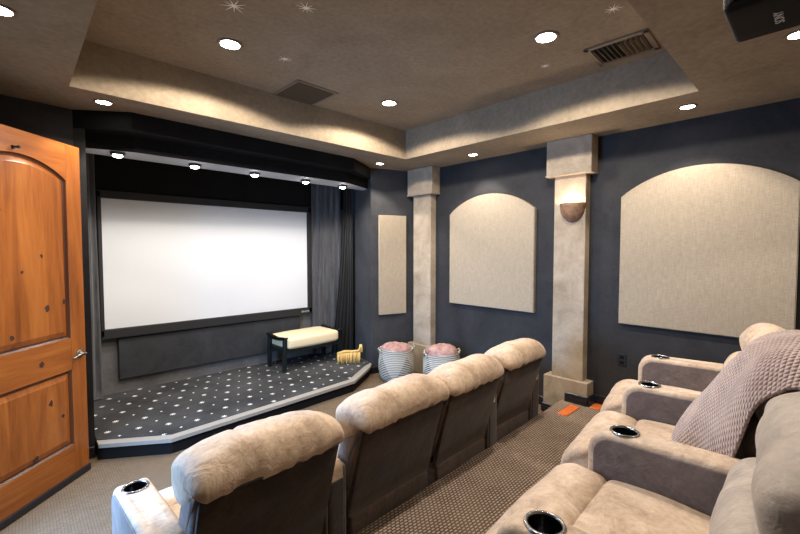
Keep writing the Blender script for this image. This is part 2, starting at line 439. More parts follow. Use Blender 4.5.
# baseboards: black, ridged
def baseboard(name, pts, z, h=0.09, d=0.018):
    bm = bmesh.new()
    for i in range(len(pts) - 1):
        a = Vector((*pts[i], 0)); b = Vector((*pts[i + 1], 0)); t_ = (b - a).normalized(); nn = Vector((t_.y, -t_.x, 0))
        prof = [(0, 0), (d, 0), (d, h * 0.30), (d * .55, h * 0.34), (d, h * 0.38), (d, h * 0.62), (d * .55, h * 0.66), (d * .9, h * 0.70), (d * .7, h * 0.93), (d * .25, h), (0, h)]
        ra = [bm.verts.new(a + nn * q + Vector((0, 0, z + zz))) for q, zz in prof]
        rb = [bm.verts.new(b + nn * q + Vector((0, 0, z + zz))) for q, zz in prof]
        for k in range(len(prof)):
            k2 = (k + 1) % len(prof); bm.faces.new((ra[k], ra[k2], rb[k2], rb[k]))
        bm.faces.new(ra[::-1]); bm.faces.new(rb)
    return struct(name, bm, M['trim'])
baseboard('baseboard_front', [(4.04, 3.957), (3.42, 4.148)][::-1], 0)
baseboard('baseboard_right', [(4.058, 3.50), (4.058, 1.96)], 0)
baseboard('baseboard_right', [(4.058, 1.52), (4.058, 1.02)], R1)
baseboard('baseboard_right', [(4.058, 1.02), (4.058, YB + .05)], R2)
baseboard('baseboard_right', [(4.05, 1.96), (3.905, 1.96), (3.905, 1.735)], 0)
baseboard('baseboard_right', [(3.905, 1.725), (3.905, 1.51), (4.05, 1.51)], R1)
baseboard('baseboard_left', [(0.30, 4.012), (0.415, 3.985), (0.415, 3.90)][:2], 0)

# columns
def column(y0, y1, label):
    r = empty('column', (3.98, (y0 + y1) / 2, 0), 0, None, None); meta(r, label, 'column', None)
    h = (y1 - y0) / 2
    def part(n, x0, half, z0, z1):
        bm = bmesh.new(); box(bm, x0 - 3.98, 4.06 - 3.98, -half, half, z0, z1, 0.008, 2); return link(n, bm, M['column'], r)
    part('column_base', 3.905, h, 0, 0.385); part('shaft', 3.95, h - 0.065, 0.384, 2.402); part('capital', 3.90, h, 2.40, ZS)
    bm = bmesh.new(); box(bm, 3.893 - 3.98, 4.06 - 3.98, -h - .007, h + .007, 2.388, 2.402, 0.004, 1); link('capital_edge', bm, M['column'], r)
    return r
column(1.515, 1.955, 'beige plaster column that carries the wall sconce, between the two arched panels')
column(3.50, 3.945, 'beige plaster column in the corner behind the striped baskets')

# acoustic panels
def arch_panel(y0, y1, z0, zs, za, label):
    r = empty('acoustic_panel', (XR, (y0 + y1) / 2, z0), 0, label, 'acoustic panel', 'arched panels on the right wall')
    h = (y1 - y0) / 2; s = za - zs; rad = (h * h + s * s) / (2 * s); a = math.asin(h / rad)
    pts = [(-h, 0), (h, 0)]
    for k in range(25):
        an = a - 2 * a * k / 24; pts.append((rad * math.sin(an), zs - z0 + s - rad + rad * math.cos(an)))
    bm = bmesh.new()
    f = [bm.verts.new((-0.05, y, z)) for y, z in pts]; b = [bm.verts.new((-0.001, y, z)) for y, z in pts]
    n = len(pts); bm.faces.new(f); bm.faces.new(b[::-1])
    for i in range(n): bm.faces.new((f[i], f[(i + 1) % n], b[(i + 1) % n], b[i]))
    bmesh.ops.bevel(bm, geom=[e for e in bm.edges if all(v.co.x < -0.04 for v in e.verts)], offset=0.006, segments=2, affect='EDGES')
    link('fabric_face', bm, M['panel'], r)
arch_panel(2.135, 3.295, 0.985, 2.105, 2.315, 'arched beige fabric wall panel between the two plaster columns')
arch_panel(0.125, 1.29, 0.985, 2.14, 2.345, 'large arched beige fabric wall panel right of the sconce column, above the back row')
wa = math.atan2(3.95 - 4.15, 4.06 - 3.42)
r = empty('acoustic_panel', (3.712, 4.058, 0.79), wa, 'tall narrow rectangular beige wall panel above the left striped basket', 'acoustic panel')
bm = bmesh.new(); box(bm, -0.2, 0.2, -0.045, -0.001, 0, 1.335, 0.006, 2); link('fabric_face', bm, M['panel'], r)

# stage
ST = 0.135
SP = [(0.43, 3.88), (0.87, 3.59), (2.83, 3.73), (3.30, 4.03), (3.42, 4.14), (3.55, 4.68), (3.70, 4.92), (3.70, 5.148), (0.43, 5.148)]
def inset(poly, d):  # only the four front vertices move back
    out = list(poly); out[0] = (poly[0][0], poly[0][1] + d * 1.1); out[1] = (poly[1][0] + d * .3, poly[1][1] + d)
    out[2] = (poly[2][0] - d * .3, poly[2][1] + d); out[3] = (poly[3][0] - d * 0.2, poly[3][1] + d * 1.1); out[4] = (poly[4][0] - .01, poly[4][1] + d * .4); return out
bm = bmesh.new(); prism(bm, inset(SP, 0.03), 0, ST - 0.03); struct('floor_stage', bm, M['fascia'])
bm = bmesh.new(); prism(bm, SP, ST - 0.03, ST); struct('trim_3', bm, M['lip'])
bm = bmesh.new(); prism(bm, inset(SP, 0.085), ST, ST + 0.006); struct('floor_stage_carpet', bm, M['stars'])

# curtains
def drape(name, path, z0, z1, folds, amp, mat, label, flare=None, group=None):
    pts = crom([(x, y, 0) for x, y in path], 24, False)
    L = [0]
    for i in range(1, len(pts)): L.append(L[-1] + (pts[i] - pts[i - 1]).length)
    c = sum(pts, Vector()) / len(pts); an_ = pts[-1] if flare else c
    bm = bmesh.new(); rows = []
    nz = 26
    for j in range(nz + 1):
        tz = j / nz; z = z0 + (z1 - z0) * tz; row = []
        for i, p in enumerate(pts):
            d = (pts[min(i + 1, len(pts) - 1)] - pts[max(i - 1, 0)]).normalized(); nn = Vector((d.y, -d.x, 0))
            s = L[i] / L[-1]; sc = flare(tz) if flare else 1.0
            q = an_ + (p - an_) * sc
            q = q + nn * amp * (math.sin(s * folds * 2 * math.pi + 0.8 * math.sin(3 * tz + s * 5)) * (0.8 + 0.3 * noise.noise(Vector((s * 8, tz * 3, 1)))))
            row.append(bm.verts.new((q.x - c.x, q.y - c.y, z - z0)))
        rows.append(row)
    for j in range(nz):
        for i in range(len(pts) - 1): bm.faces.new((rows[j][i], rows[j][i + 1], rows[j + 1][i + 1], rows[j + 1][i]))
    bmesh.ops.solidify(bm, geom=list(bm.faces), thickness=0.006)
    o = link(name, bm, mat, None, True, (c.x, c.y, z0)); return meta(o, label, 'curtain', group)
drape('stage_curtain', [(3.09, 5.08), (3.2, 5.0), (3.3, 4.96), (3.44, 4.86)], ST + 0.02, 2.66, 4.5, 0.026, M['curtain'], 'grey velvet curtain hanging in folds right of the screen')
drape('stage_curtain', [(0.447, 4.93), (0.49, 4.965), (0.55, 4.99), (0.60, 5.02)], ST + 0.02, 2.66, 2.5, 0.016, M['curtain'], 'narrow grey curtain hanging left of the screen')
drape('stage_curtain', [(3.40, 4.74), (3.45, 4.70), (3.50, 4.66)], ST + 0.012, 2.66, 3, 0.022, M['bcurtain'], 'black gathered curtain that widens towards the stage floor by the right jamb', flare=lambda t: 1.0 + 1.45 * (1 - t) ** 1.8)

# screen
r = empty('projection_screen', (1.835, 5.148, 0.76), 0, 'wide white projection screen in a black frame at the back of the stage', 'screen')
bm = bmesh.new(); box(bm, -1.195, 1.185, -0.06, -0.045, 0.075, 1.435); link('screen_surface', bm, M['screen'], r)
bm = bmesh.new()
for a in ((-1.225, 1.24, 1.43, 1.51), (-1.225, 1.24, -0.02, 0.08), (-1.225, -1.19, 0.0, 1.5), (1.18, 1.24, 0.0, 1.5)):
    box(bm, a[0], a[1], -0.09, -0.002, a[2], a[3], 0.008, 2)
link('frame', bm, M['frame'], r)
text('brand_badge', 'DA-LITE', 0.035, M['white'], r, Matrix.Translation((1.13, -0.0915, 0.03)) @ Matrix.Rotation(math.radians(90), 4, 'X'))
bm = bmesh.new(); box(bm, 0.76, 2.90, 5.09, 5.147, 0.29, 0.73, 0.006, 1)
meta(link('speaker_panel', bm, M['cloth_panel'], None), 'long low charcoal cloth panel on the wall beneath the screen', 'speaker panel')

# bench on stage
B = empty('bench', (2.795, 4.78, ST + 0.006), math.radians(2), 'black upholstered bench with cream cushion standing on the stage', 'bench')
for sx in (-1, 1):
    for sy in (-1, 1):
        bm = bmesh.new(); x = sx * 0.40; y = sy * 0.19
        v = box(bm, x - .022, x + .022, y - .022, y + .022, 0, 0.49 if sy < 0 else 0.49, 0.003, 1)
        for q in bm.verts:
            if q.co.z < 0.05: q.co.x += sx * 0.022
            if q.co.z > 0.45: q.co.x += sx * 0.012
        link('leg', bm, M['bench'], B)
    bm = bmesh.new()
    prof = [(-.235, .50), (-.22, .523), (-.12, .490), (0, .482), (.12, .490), (.22, .523), (.235, .50), (.12, .462), (0, .452), (-.12, .462)]
    sweep(bm, prof, sx * .418 - .024, sx * .418 + .024, 0.006, 3, 5); link('arm_rail', bm, M['bench'], B, True)
bm = bmesh.new()
for y in (-.19, .19): box(bm, -.40, .40, y - .014, y + .014, .27, .325, .003, 1)
for x in (-.40, .40): box(bm, x - .014, x + .014, -.19, .19, .27, .325, .003, 1)
box(bm, -.40, .40, -.19, .19, .315, .332)
link('seat_frame', bm, M['bench'], B)
bm = bmesh.new(); box(bm, -.40, .40, -.014, .014, .06, .085)
sweep(bm2 := bmesh.new(), rrect(-.235, .225, .332, .50, .045), -.392, .392, .045, 14, 1, puff=0.012, wob=0.004, smooth_prof=False)
bm.free()
B.scale = (1, 1, .84)
cu = link('cushion', bm2, M['cream'], B, True)
bm = bmesh.new(); pts = [(-.37, -.222, .40), (0, -.226, .402), (.37, -.222, .40)]; tube(bm, pts, .004, 6); link('piping', bm, M['cream'], cu)

# gold tassel fringe lying at the foot of the black curtain
G = empty('curtain_tieback', (3.20, 4.36, ST + 0.008), math.radians(-28), 'gold fringed tieback lying at the foot of the black curtain', 'tieback')
bm = bmesh.new()
for k in range(46):
    x = -.13 + .27 * k / 45
    y = random.uniform(-.02, .015); tube(bm, [(x, y * .3, .105), (x + random.uniform(-.006, .006), y * .7 - .005, .06), (x + random.uniform(-.012, .012), y - .012, .003)], .005, 5)
link('fringe', bm, M['gold'], G, True)
bm = bmesh.new(); tube(bm, [(-.135, 0, .10), (-.05, .005, .118), (.05, .005, .112), (.12, 0, .115), (.145, 0, .15), (.15, .01, .175)], .013, 8)
for k in range(12):
    x = .145 + random.uniform(-.012, .02); tube(bm, [(x, 0, .18), (x + random.uniform(-.01, .01), 0, .10)], .005, 5)
link('cord', bm, M['gold'], G, True); G.scale = (1.12, 1.3, 1.35)

# ------------------------------------------------------------------ door
D = empty('door_1', (0.362, 3.79, 0.0), math.radians(45 + 180), None, None); D['kind'] = 'structure'
# local x runs from the free edge (0) to the hinge (0.92); local y>0 is the face towards the camera
DW, DH, DT = 0.92, 2.385, 0.045
z0 = 0.022
def fr(z): return z
bm = bmesh.new()
sl, rl = 0.125, 0.135
yf = 0.0; yb = -DT
# stiles and rails
box(bm, 0, sl, yb, yf, z0, z0 + DH, 0.004, 2); box(bm, DW - sl, DW, yb, yf, z0, z0 + DH, 0.004, 2)
leaf = link('stile', bm, M['door'], D)
def arch(x, zs, rise, xa, xb):
    c = (xa + xb) / 2; h = (xb - xa) / 2; t_ = (x - c) / h; rad = (h * h + rise * rise) / (2 * rise)
    return zs + rise - rad + math.sqrt(rad * rad - (x - c) ** 2)
def rail(z_a, z_b, archtop=False):
    bm = bmesh.new()
    if not archtop: box(bm, sl, DW - sl, yb, yf - .0005, z_a, z_b, 0.004, 2)
    else:
        n = 24; fb = []
        for k in range(n + 1):
            x = sl + (DW - 2 * sl) * k / n; zz = arch(x, 2.15, 0.11, sl, DW - sl)
            fb.append([bm.verts.new((x, yb, zz)), bm.verts.new((x, yf - .0005, zz)), bm.verts.new((x, yf - .0005, z_b)), bm.verts.new((x, yb, z_b))])
        for k in range(n):
            for q in range(4): bm.faces.new((fb[k][q], fb[k][(q + 1) % 4], fb[k + 1][(q + 1) % 4], fb[k + 1][q]))
        bm.faces.new(fb[0]); bm.faces.new(fb[-1][::-1])
    return link('rail', bm, M['doorH'], D)
Z1, Z2, Z3 = 0.255, 0.80, 1.03        # bottom rail top, lower panel top, upper panel bottom
rail(z0, Z1); rail(Z2, Z3); rail(2.0, z0 + DH, True)
def panel(name, za, zb, top=None):
    pts = [(sl + .0, za), (DW - sl, za)]
    n = 20
    for k in range(n + 1):
        x = DW - sl - (DW - 2 * sl) * k / n; pts.append((x, arch(x, 2.15, .11, sl, DW - sl) if top else zb))
    c = (DW / 2, (za + (2.15 if top else zb)) / 2)
    def shrink(d):
        out = []
        for i, (x, z) in enumerate(pts):
            nx_ = max(sl + d, min(DW - sl - d, x)); 
            if i < 2: nz_ = za + d
            else: nz_ = (arch(nx_, 2.15, .11, sl, DW - sl) if top else zb) - d
            out.append((nx_, nz_))
        return out
    layers = [(0.0, -.003), (0.010, -.014), (0.022, -.016), (0.052, -.005), (0.056, -.003)]
    for side, nm in ((1, name),):
        bm = bmesh.new(); rings = []
        for d, y in layers: rings.append([bm.verts.new((x, yf + y, z)) for x, z in shrink(d)])
        for i in range(len(rings) - 1):
            for k in range(len(pts)):
                f = bm.faces.new((rings[i][k], rings[i][(k + 1) % len(pts)], rings[i + 1][(k + 1) % len(pts)], rings[i + 1][k]))
                f.material_index = 1 if i < 2 else 0
        bm.faces.new(rings[-1])
        back = [bm.verts.new((x, yb + .012, z)) for x, z in shrink(0)]; bm.faces.new(back[::-1])
        for k in range(len(pts)): bm.faces.new((rings[0][k], rings[0][(k + 1) % len(pts)], back[(k + 1) % len(pts)], back[k]))
        link(nm, bm, [M['door'], M['groove']], D)
panel('door_panel', Z1, Z2); panel('door_panel', Z3, 2.1, True)
bm = bmesh.new(); box(bm, 0.0, DW, yb - .002, yf + .014, 0.006, 0.05, 0.004, 2); link('door_sweep', bm, M['trim'], D)
bm = bmesh.new()   # knots and checks in the timber face
for (kx, kz, kr) in ((.17, 1.30, .016), (.30, 1.27, .024), (.33, 1.62, .012), (.47, 1.52, .011), (.30, .62, .02), (.21, .50, .014), (.42, .30, .022), (.36, .90, .022), (.55, 1.12, .018), (.60, 1.90, .016)):
    n = 12; ring = []
    for k in range(n):
        a = 2 * math.pi * k / n; q = kr * (0.65 + 0.6 * random.random()); ring.append((kx + q * math.cos(a) * .8, kz + q * math.sin(a)))
    yy = 0.0003 if kz < .25 or .80 < kz < 1.03 else -.0022
    f = [bm.verts.new((x, yy, z)) for x, z in ring]; b = [bm.verts.new((x, yy - .004, z)) for x, z in ring]
    bm.faces.new(f)
    for k in range(n): bm.faces.new((f[k], f[(k + 1) % n], b[(k + 1) % n], b[k]))
link('wood_knot', bm, plain('knot_bark', srgb(52, 30, 18), 0.8), D)
hd = None
bm = bmesh.new()
rz = 0.90
prof = [(0.030, 0), (0.030, .006), (.022, .010), (.010, .012), (.010, .045)]
tmp = bmesh.new(); lathe(tmp, prof, 24); bmesh.ops.transform(tmp, matrix=Matrix.Translation((.055, 0, rz)) @ Matrix.Rotation(math.radians(-90), 4, 'X'), verts=tmp.verts)
me = bpy.data.meshes.new('t'); tmp.to_mesh(me); tmp.free(); bm.from_mesh(me)
tube(bm, [(.055, .045, rz), (.075, .05, rz + .004), (.11, .05, rz + .004), (.15, .048, rz - .006), (.165, .045, rz - .010)], .009, 10)
link('door_handle', bm, M['metal'], D, True)
bm = bmesh.new(); tmp = bmesh.new(); lathe(tmp, [(0.012, 0), (.012, .004), (.006, .006), (.006, .03), (.010, .032), (.010, .04)], 16)
bmesh.ops.transform(tmp, matrix=Matrix.Translation((.50, 0, 2.29)) @ Matrix.Rotation(math.radians(-90), 4, 'X'), verts=tmp.verts)
me = bpy.data.meshes.new('t'); tmp.to_mesh(me); tmp.free(); bm.from_mesh(me); link('coat_hook', bm, M['bench'], D, True)

# ------------------------------------------------------------------ ceiling fixtures
def downlight(x, y, z, label, grp, power=DOWN_W, tilt=(0, 0), spot=152, blend=.3):
    r = empty('recessed_light', (x, y, z), 0, label, 'ceiling light', grp)
    if z < 3: r.scale = (.74, .74, 1)
    bm = bmesh.new(); lathe(bm, [(0.062, -.001), (.082, -.001), (.084, -.006), (.078, -.010), (.062, -.006)], 32, close=False); 
    bm.verts.ensure_lookup_table(); link('trim_ring', bm, M['ring'], r, True)
    bm = bmesh.new(); lathe(bm, [(0.064, -.001), (.064, -.004), (.03, -.006), (.004, -.007)], 32); link('lens', bm, M['lamp'], r, True)
    l = light('recessed_light_lamp', 'SPOT', (x, y, z - 0.03), power, WARM, (tilt[0], tilt[1], 0), 0.05, spot=spot, blend=blend)
TG = 'downlights in the raised tray'; SG = 'downlights in the lowered ceiling border'
downlight(1.108, 2.85, ZT, 'bright round downlight in the tray near the screen, left side, above the stage front', TG, DOWN_W * 2.0, spot=158, blend=.12)
downlight(2.588, 1.314, ZT, 'bright round downlight in the tray, just left of the slatted vent', TG, DOWN_W * 2.0, spot=158, blend=.12)
downlight(2.64, 2.92, ZT, 'round downlight in the tray corner nearest the screen and columns', TG, DOWN_W * 2.0, spot=158, blend=.12)
downlight(0.50, 3.66, ZS, 'round downlight in the ceiling border above the left end of the stage', SG, DOWN_W * .75, spot=100, blend=.2)
downlight(3.33, 3.86, ZS, 'small round downlight in the ceiling border by the right end of the stage', SG, DOWN_W * .75, spot=100, blend=.2)
downlight(3.785, 2.774, ZS, 'small round downlight in the ceiling border above the arched panel between columns', SG, DOWN_W * .75, spot=100, blend=.2)
downlight(3.70, 0.742, ZS, 'round downlight in the ceiling border above the large arched panel', SG, DOWN_W * .75, spot=100, blend=.2)
downlight(2.871, 0.115, ZS, 'round downlight in the ceiling border beside the black projector', SG, DOWN_W * .75, spot=100, blend=.2)
downlight(-0.02, 2.587, ZS, 'round downlight in the ceiling border at the upper left, above the door', SG, DOWN_W * .75, spot=100, blend=.2)
for p in ((1.10, 1.25, ZT),): light('recessed_light_lamp', 'SPOT', (p[0], p[1], p[2] - .03), DOWN_W * 2.0, WARM, (0, 0, 0), 0.05, spot=158, blend=.12)  # unseen fourth tray lamp by symmetry, added for its light, no fixture
# puck lights under the header
for i, (x, y) in enumerate(((0.645, 4.10), (1.26, 4.15), (1.86, 4.18), (2.48, 4.20), (3.02, 4.22))):
    lab = ['leftmost', 'second from left', 'middle', 'second from right', 'rightmost'][i]
    r = empty('puck_light', (x, y, 2.475), 0, '%s of the five small puck lights under the black stage header' % lab, 'puck light', 'puck lights under the stage header')
    bm = bmesh.new(); lathe(bm, [(0.052, 0), (.055, -.012), (.046, -.022), (.036, -.024)], 28); link('housing', bm, M['bench'], r, True)
    bm = bmesh.new(); lathe(bm, [(0.036, -.024), (.034, -.034), (.02, -.040), (.003, -.042)], 28); link('lens', bm, M['puck'], r, True)
    light('puck_light_lamp', 'SPOT', (x, y, 2.42), 20, (1, .97, .93), (0, 0, 0), 0.03, spot=150, blend=.6)
# sconce
r = empty('wall_sconce', (3.95, 1.70, 1.93), 0, 'half-bowl terracotta uplight sconce mounted on the nearer beige column', 'sconce')
bm = bmesh.new()
prof = [(0.018, 0.0), (0.05, .012), (0.085, .045), (.108, .09), (.120, .145), (.124, .182), (.116, .182), (.110, .14), (.09, .085), (.05, .04), (.012, .03)]
lathe(bm, prof, 28, sx=1.0, a0=math.radians(90), a1=math.radians(270), close=False)
bmesh.ops.translate(bm, verts=bm.verts, vec=(0, 0, 0)); link('bowl', bm, M['terra'], r, True)
bm = bmesh.new(); lathe(bm, [(0.014, .05), (.03, .07), (.03, .11), (.012, .125)], 16, c=(-.045, 0)); link('bulb', bm, M['glow'], r, True)
light('sconce_lamp', 'POINT', (3.89, 1.70, 2.10), 5.5, (1.0, .82, .58), size=.03)

# vents
V = empty('ceiling_vent', (3.115, 1.02, ZT), math.radians(2), 'slatted rectangular supply vent in the tray beside the right tray edge', 'vent')
bm = bmesh.new()
for a in ((-.17, .17, -.20, -.165), (-.17, .17, .165, .20), (-.17, -.135, -.2, .2), (.135, .17, -.2, .2)): box(bm, a[0], a[1], a[2], a[3], -.012, -.001, .003, 1)
link('frame', bm, M['vent'], V)
bm = bmesh.new(); box(bm, -.14, .14, -.17, .17, -.003, -.0012); link('duct_opening', bm, M['ventdark'], V)
bm = bmesh.new()
for k in range(11):
    y = -.155 + .31 * k / 10; vv = box(bm, -.12, .12, y - .0015, y + .0015, -.026, -.002)
    for q in vv[0:0]: pass
    for q in vv:
        if q.co.z < -.02: q.co.y += (.012 if k < 5 else -.012)
sl_ = link('louver', bm, M['vent'], V)
V = empty('ceiling_vent', (1.935, 3.27, ZT), math.radians(1), 'flat square return grille in the tray above the stage front', 'vent')
bm = bmesh.new()
for a in ((-.21, .21, -.225, -.20), (-.21, .21, .20, .225), (-.21, -.185, -.22, .22), (.185, .21, -.22, .22)): box(bm, a[0], a[1], a[2], a[3], -.010, -.001, .002, 1)
link('frame', bm, M['vent'], V)
bm = bmesh.new(); box(bm, -.19, .19, -.205, .205, -.005, -.001)
for k in range(26):
    y = -.20 + .40 * k / 25; box(bm, -.185, .185, y - .003, y + .003, -.008, -.005)
link('grille', bm, plain('grille_paint', srgb(86, 74, 58), .8), V)

# little painted star bursts
for i, (x, y, s) in enumerate(((0.958, 2.397, .07), (1.27, 2.127, .06), (1.485, 2.79, .05), (2.576, .895, .055), (2.984, 1.519, .045))):
    lab = ['at the upper left beyond the left downlight', 'right of the left tray downlight, near the top', 'between the left downlight and the square return grille', 'at the top right near the slatted vent', 'between the right tray downlight and the slatted vent'][i]
    bm = bmesh.new(); n = 9; a0 = random.random(); ring = []
    for k in range(2 * n):
        a = a0 + math.pi * k / n; rr = s * (0.75 + .35 * random.random()) if k % 2 == 0 else s * .15
        ring.append((rr * math.cos(a), rr * math.sin(a)))
    t0 = [bm.verts.new((p[0], p[1], -.0015)) for p in ring]; t1 = [bm.verts.new((p[0], p[1], -.0002)) for p in ring]
    c0 = bm.verts.new((0, 0, -.0015)); c1 = bm.verts.new((0, 0, -.0002))
    for k in range(2 * n):
        k2 = (k + 1) % (2 * n); bm.faces.new((t0[k], t0[k2], c0)); bm.faces.new((t1[k], t1[k2], c1)); bm.faces.new((t0[k], t0[k2], t1[k2], t1[k]))
    meta(link('ceiling_star', bm, M['silver'], None, False, (x, y, ZT)), 'pale painted starburst on the tray ceiling ' + lab, 'star decal', 'starbursts on the tray ceiling')

# projector
P = empty('projector', (1.815, -0.02, 2.42), 0, 'black ceiling-hung projector at the top right corner', 'projector')
bm = bmesh.new(); sweep(bm, rrect(-.32, .270, 0, .20, .02, 6, (.03, .02, .02, .02)), -.155, .155, .03, 4, 1, smooth_prof=False)
body = link('body', bm, M['dark'], P, True)
bm = bmesh.new(); tmp = bmesh.new(); lathe(tmp, [(.055, 0), (.055, .03), (.045, .034), (.04, .02), (.002, .015)], 24)
bmesh.ops.transform(tmp, matrix=Matrix.Translation((0, .245, .12)) @ Matrix.Rotation(math.radians(-90), 4, 'X'), verts=tmp.verts)
me = bpy.data.meshes.new('t'); tmp.to_mesh(me); tmp.free(); bm.from_mesh(me); link('lens', bm, M['hole'], P, True)
bm = bmesh.new(); lathe(bm, [(.022, .19), (.022, .30), (.06, .305), (.06, .319)], 20); link('mount_pole', bm, M['dark'], P, True)
bm = bmesh.new(); box(bm, -.1565, -.153, .235, .245, .075, .083); link('indicator_light', bm, M['white'], P)
bm = bmesh.new(); box(bm, -.1565, -.153, .225, .233, .045, .050); link('indicator_light', bm, M['white'], P)
rot = Matrix(((0, 0, -1, 0), (0, 1, 0, 0), (1, 0, 0, 0), (0, 0, 0, 1)))
text('brand_mark', 'SONY', .034, M['white'], P, Matrix.Translation((.015, .143, -.0008)) @ Matrix(((-1, 0, 0, 0), (0, 1, 0, 0), (0, 0, -1, 0), (0, 0, 0, 1))))

# outlet
O = empty('wall_outlet', (XR, 1.265, .64), 0, 'dark wall outlet plate on the right wall beneath the large arched panel', 'outlet')
bm = bmesh.new(); box(bm, -.008, -.0005, -.036, .036, -.058, .058, .003, 1); pl = link('cover_plate', bm, plain('dark_plate', srgb(34, 35, 40), .35), O)
for dz in (-.025, .025):
    bm = bmesh.new(); box(bm, -.011, -.007, -.017, .017, dz - .015, dz + .015, .002, 1); link('socket', bm, M['dark'], O)

# flat orange strips on the carpet at the step by the column
for x0, x1, y0, y1, lab in ((3.53, 3.82, 1.545, 1.635, 'short orange strip lying on the aisle carpet by the column foot'), (3.88, 4.03, 1.40, 1.48, 'small orange strip beside the right face of the column foot')):
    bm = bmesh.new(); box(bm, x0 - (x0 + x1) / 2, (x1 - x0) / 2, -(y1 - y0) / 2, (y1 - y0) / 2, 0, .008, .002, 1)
    meta(link('orange_strip', bm, M['orange'], None, False, ((x0 + x1) / 2, (y0 + y1) / 2, R1)), lab, 'wood strip')

# ------------------------------------------------------------------ baskets
def basket(x, y, rz, label, seed, pile):
    r = empty('woven_basket', (x, y, 0.001), rz, label, 'basket', 'striped rope baskets by the corner column')
    bm = bmesh.new()
    prof = [(0.145, 0.0), (.185, .012), (.215, .07), (.232, .16), (.232, .25), (.222, .33), (.214, .40), (.218, .415), (.206, .412), (.204, .33), (.215, .2), (.2, .06), (.14, .025)]
    rings = lathe(bm, prof, 48)
    for v in bm.verts:
        q = noise.noise(Vector((v.co.x * 4 + seed, v.co.y * 4, v.co.z * 3))) * .016 * (v.co.z / .4 + .3); v.co.x *= 1 + q * 3; v.co.y *= 1 + q * 3
        if v.co.z > .3: v.co.z += .012 * math.sin(math.atan2(v.co.y, v.co.x) * 2 + seed)
    b = link('basket_body', bm, M['basket'], r, True)
    for s in (-1, 1):
        bm = bmesh.new(); tube(bm, [(s * .216, -.045, .36), (s * .238, -.03, .41), (s * .242, 0, .425), (s * .238, .03, .41), (s * .216, .045, .36)], .010, 8); link('rope_handle', bm, M['basket'], r, True)
    # throw folded inside: a thing of its own
    bm = bmesh.new(); n = 40; rings = []
    for j in range(15):
        t_ = j / 14; rr = .196 * math.sin(t_ * math.pi / 2) if j else .001
        ring = []
        for k in range(n):
            a = 2 * math.pi * k / n; px_, py_ = rr * math.cos(a), rr * math.sin(a)
            nz_ = noise.noise(Vector((px_ * 9 + seed * 3, py_ * 9, seed))) * .028 + noise.noise(Vector((px_ * 22 + seed, py_ * 22, 3))) * .012
            zz = .375 + pile * math.cos(t_ * math.pi / 2) ** .55 + nz_ * (1 - t_ * .5)
            ring.append(bm.verts.new((px_, py_, zz)))
        rings.append(ring)
    low = [bm.verts.new((.19 * math.cos(2 * math.pi * k / n), .19 * math.sin(2 * math.pi * k / n), .25)) for k in range(n)]
    rings.append(low)
    for j in range(len(rings) - 1):
        for k in range(n): bm.faces.new((rings[j][k], rings[j][(k + 1) % n], rings[j + 1][(k + 1) % n], rings[j + 1][k]))
    bm.faces.new(rings[0]); bm.faces.new(low[::-1])
    return bm, (x, y, 0.001)
t1, l1 = basket(3.50, 3.74, math.radians(-20), 'striped rope basket under the narrow wall panel, left of the pair', 1.3, .09)
meta(link('folded_throw', t1, M['pink'], None, True, l1), 'dusty pink throw heaped inside the left striped basket', 'throw', 'pink throws in the baskets')
t2, l2 = basket(3.76, 3.20, math.radians(-20), 'striped rope basket in front of the corner column, nearer of the pair', 4.1, .125)
meta(link('folded_throw', t2, M['pink'], None, True, l2), 'dusty pink throw heaped high inside the right striped basket', 'throw', 'pink throws in the baskets')

# ------------------------------------------------------------------ recliners
def arm_unit(parent, x0, x1, seed, holder=True, sidemat='tan_shaded', topmat='tan', yr=-0.60):
    bm = bmesh.new()
    prof = rrect(yr, .014, 0.03, 0.588, .03, 6, (.085, .05, .02, .02))
    sweep(bm, prof, x0, x1, 0.022, 5, 1, smooth_prof=False)
    a = link('arm', bm, M[topmat], parent, True)
    for sx, xa in ((-1, x0), (1, x1)):
        bm = bmesh.new(); sweep(bm, rrect(yr - .004, -.010, 0.045, 0.566, .02, 6, (.072, .03, .01, .01)), xa - .006 if sx < 0 else xa - .008, xa + .008 if sx < 0 else xa + .006, 0.006, 2, 1, wob=.0012, wscale=8, seed=seed, smooth_prof=False)
        link('side_panel', bm, M[sidemat], a, True)
    bm = bmesh.new(); sweep(bm, rrect(yr - .008, yr + .03, 0.04, 0.50, .012, 4), x0 + .008, x1 - .008, 0.012, 2, 1, smooth_prof=False)
    link('rear_panel', bm, M['tan_deep_shade'], a, True)
    if holder:
        cx, cy = (x0 + x1) / 2, -.110
        for tgt in (a,):
            cb = bmesh.new(); lathe(cb, [(.044, .50), (.044, .65)], 40, c=(cx, cy)); bmesh.ops.recalc_face_normals(cb, faces=cb.faces)
            me = bpy.data.meshes.new('c'); cb.to_mesh(me); cb.free(); co = bpy.data.objects.new('c', me); COL.objects.link(co); co.parent = parent
            keep = co.data.copy(); orig = tgt.data
            for sv in ('FAST', 'EXACT'):
                if sv == 'EXACT':
                    tgt.data = orig; co = bpy.data.objects.new('c', keep); COL.objects.link(co); co.parent = parent
                boolean_cut(tgt, co, sv)
                if max(v.co.z for v in tgt.data.vertices) < .60 and len(tgt.data.polygons) > len(orig.polygons) * .8: break
            for p in tgt.data.polygons: p.use_smooth = True
        bm = bmesh.new(); lathe(bm, [(.0435, .515), (.0435, .588), (.046, .594), (.052, .594), (.055, .589), (.053, .582)], 40, c=(cx, cy), close=False)
        rg = link('cup_holder', bm, M['chrome'], a, True)
        bm = bmesh.new(); lathe(bm, [(.043, .587), (.0425, .514), (.002, .512)], 40, c=(cx, cy), close=False); link('cup_liner', bm, M['hole'], rg, True)
    return a

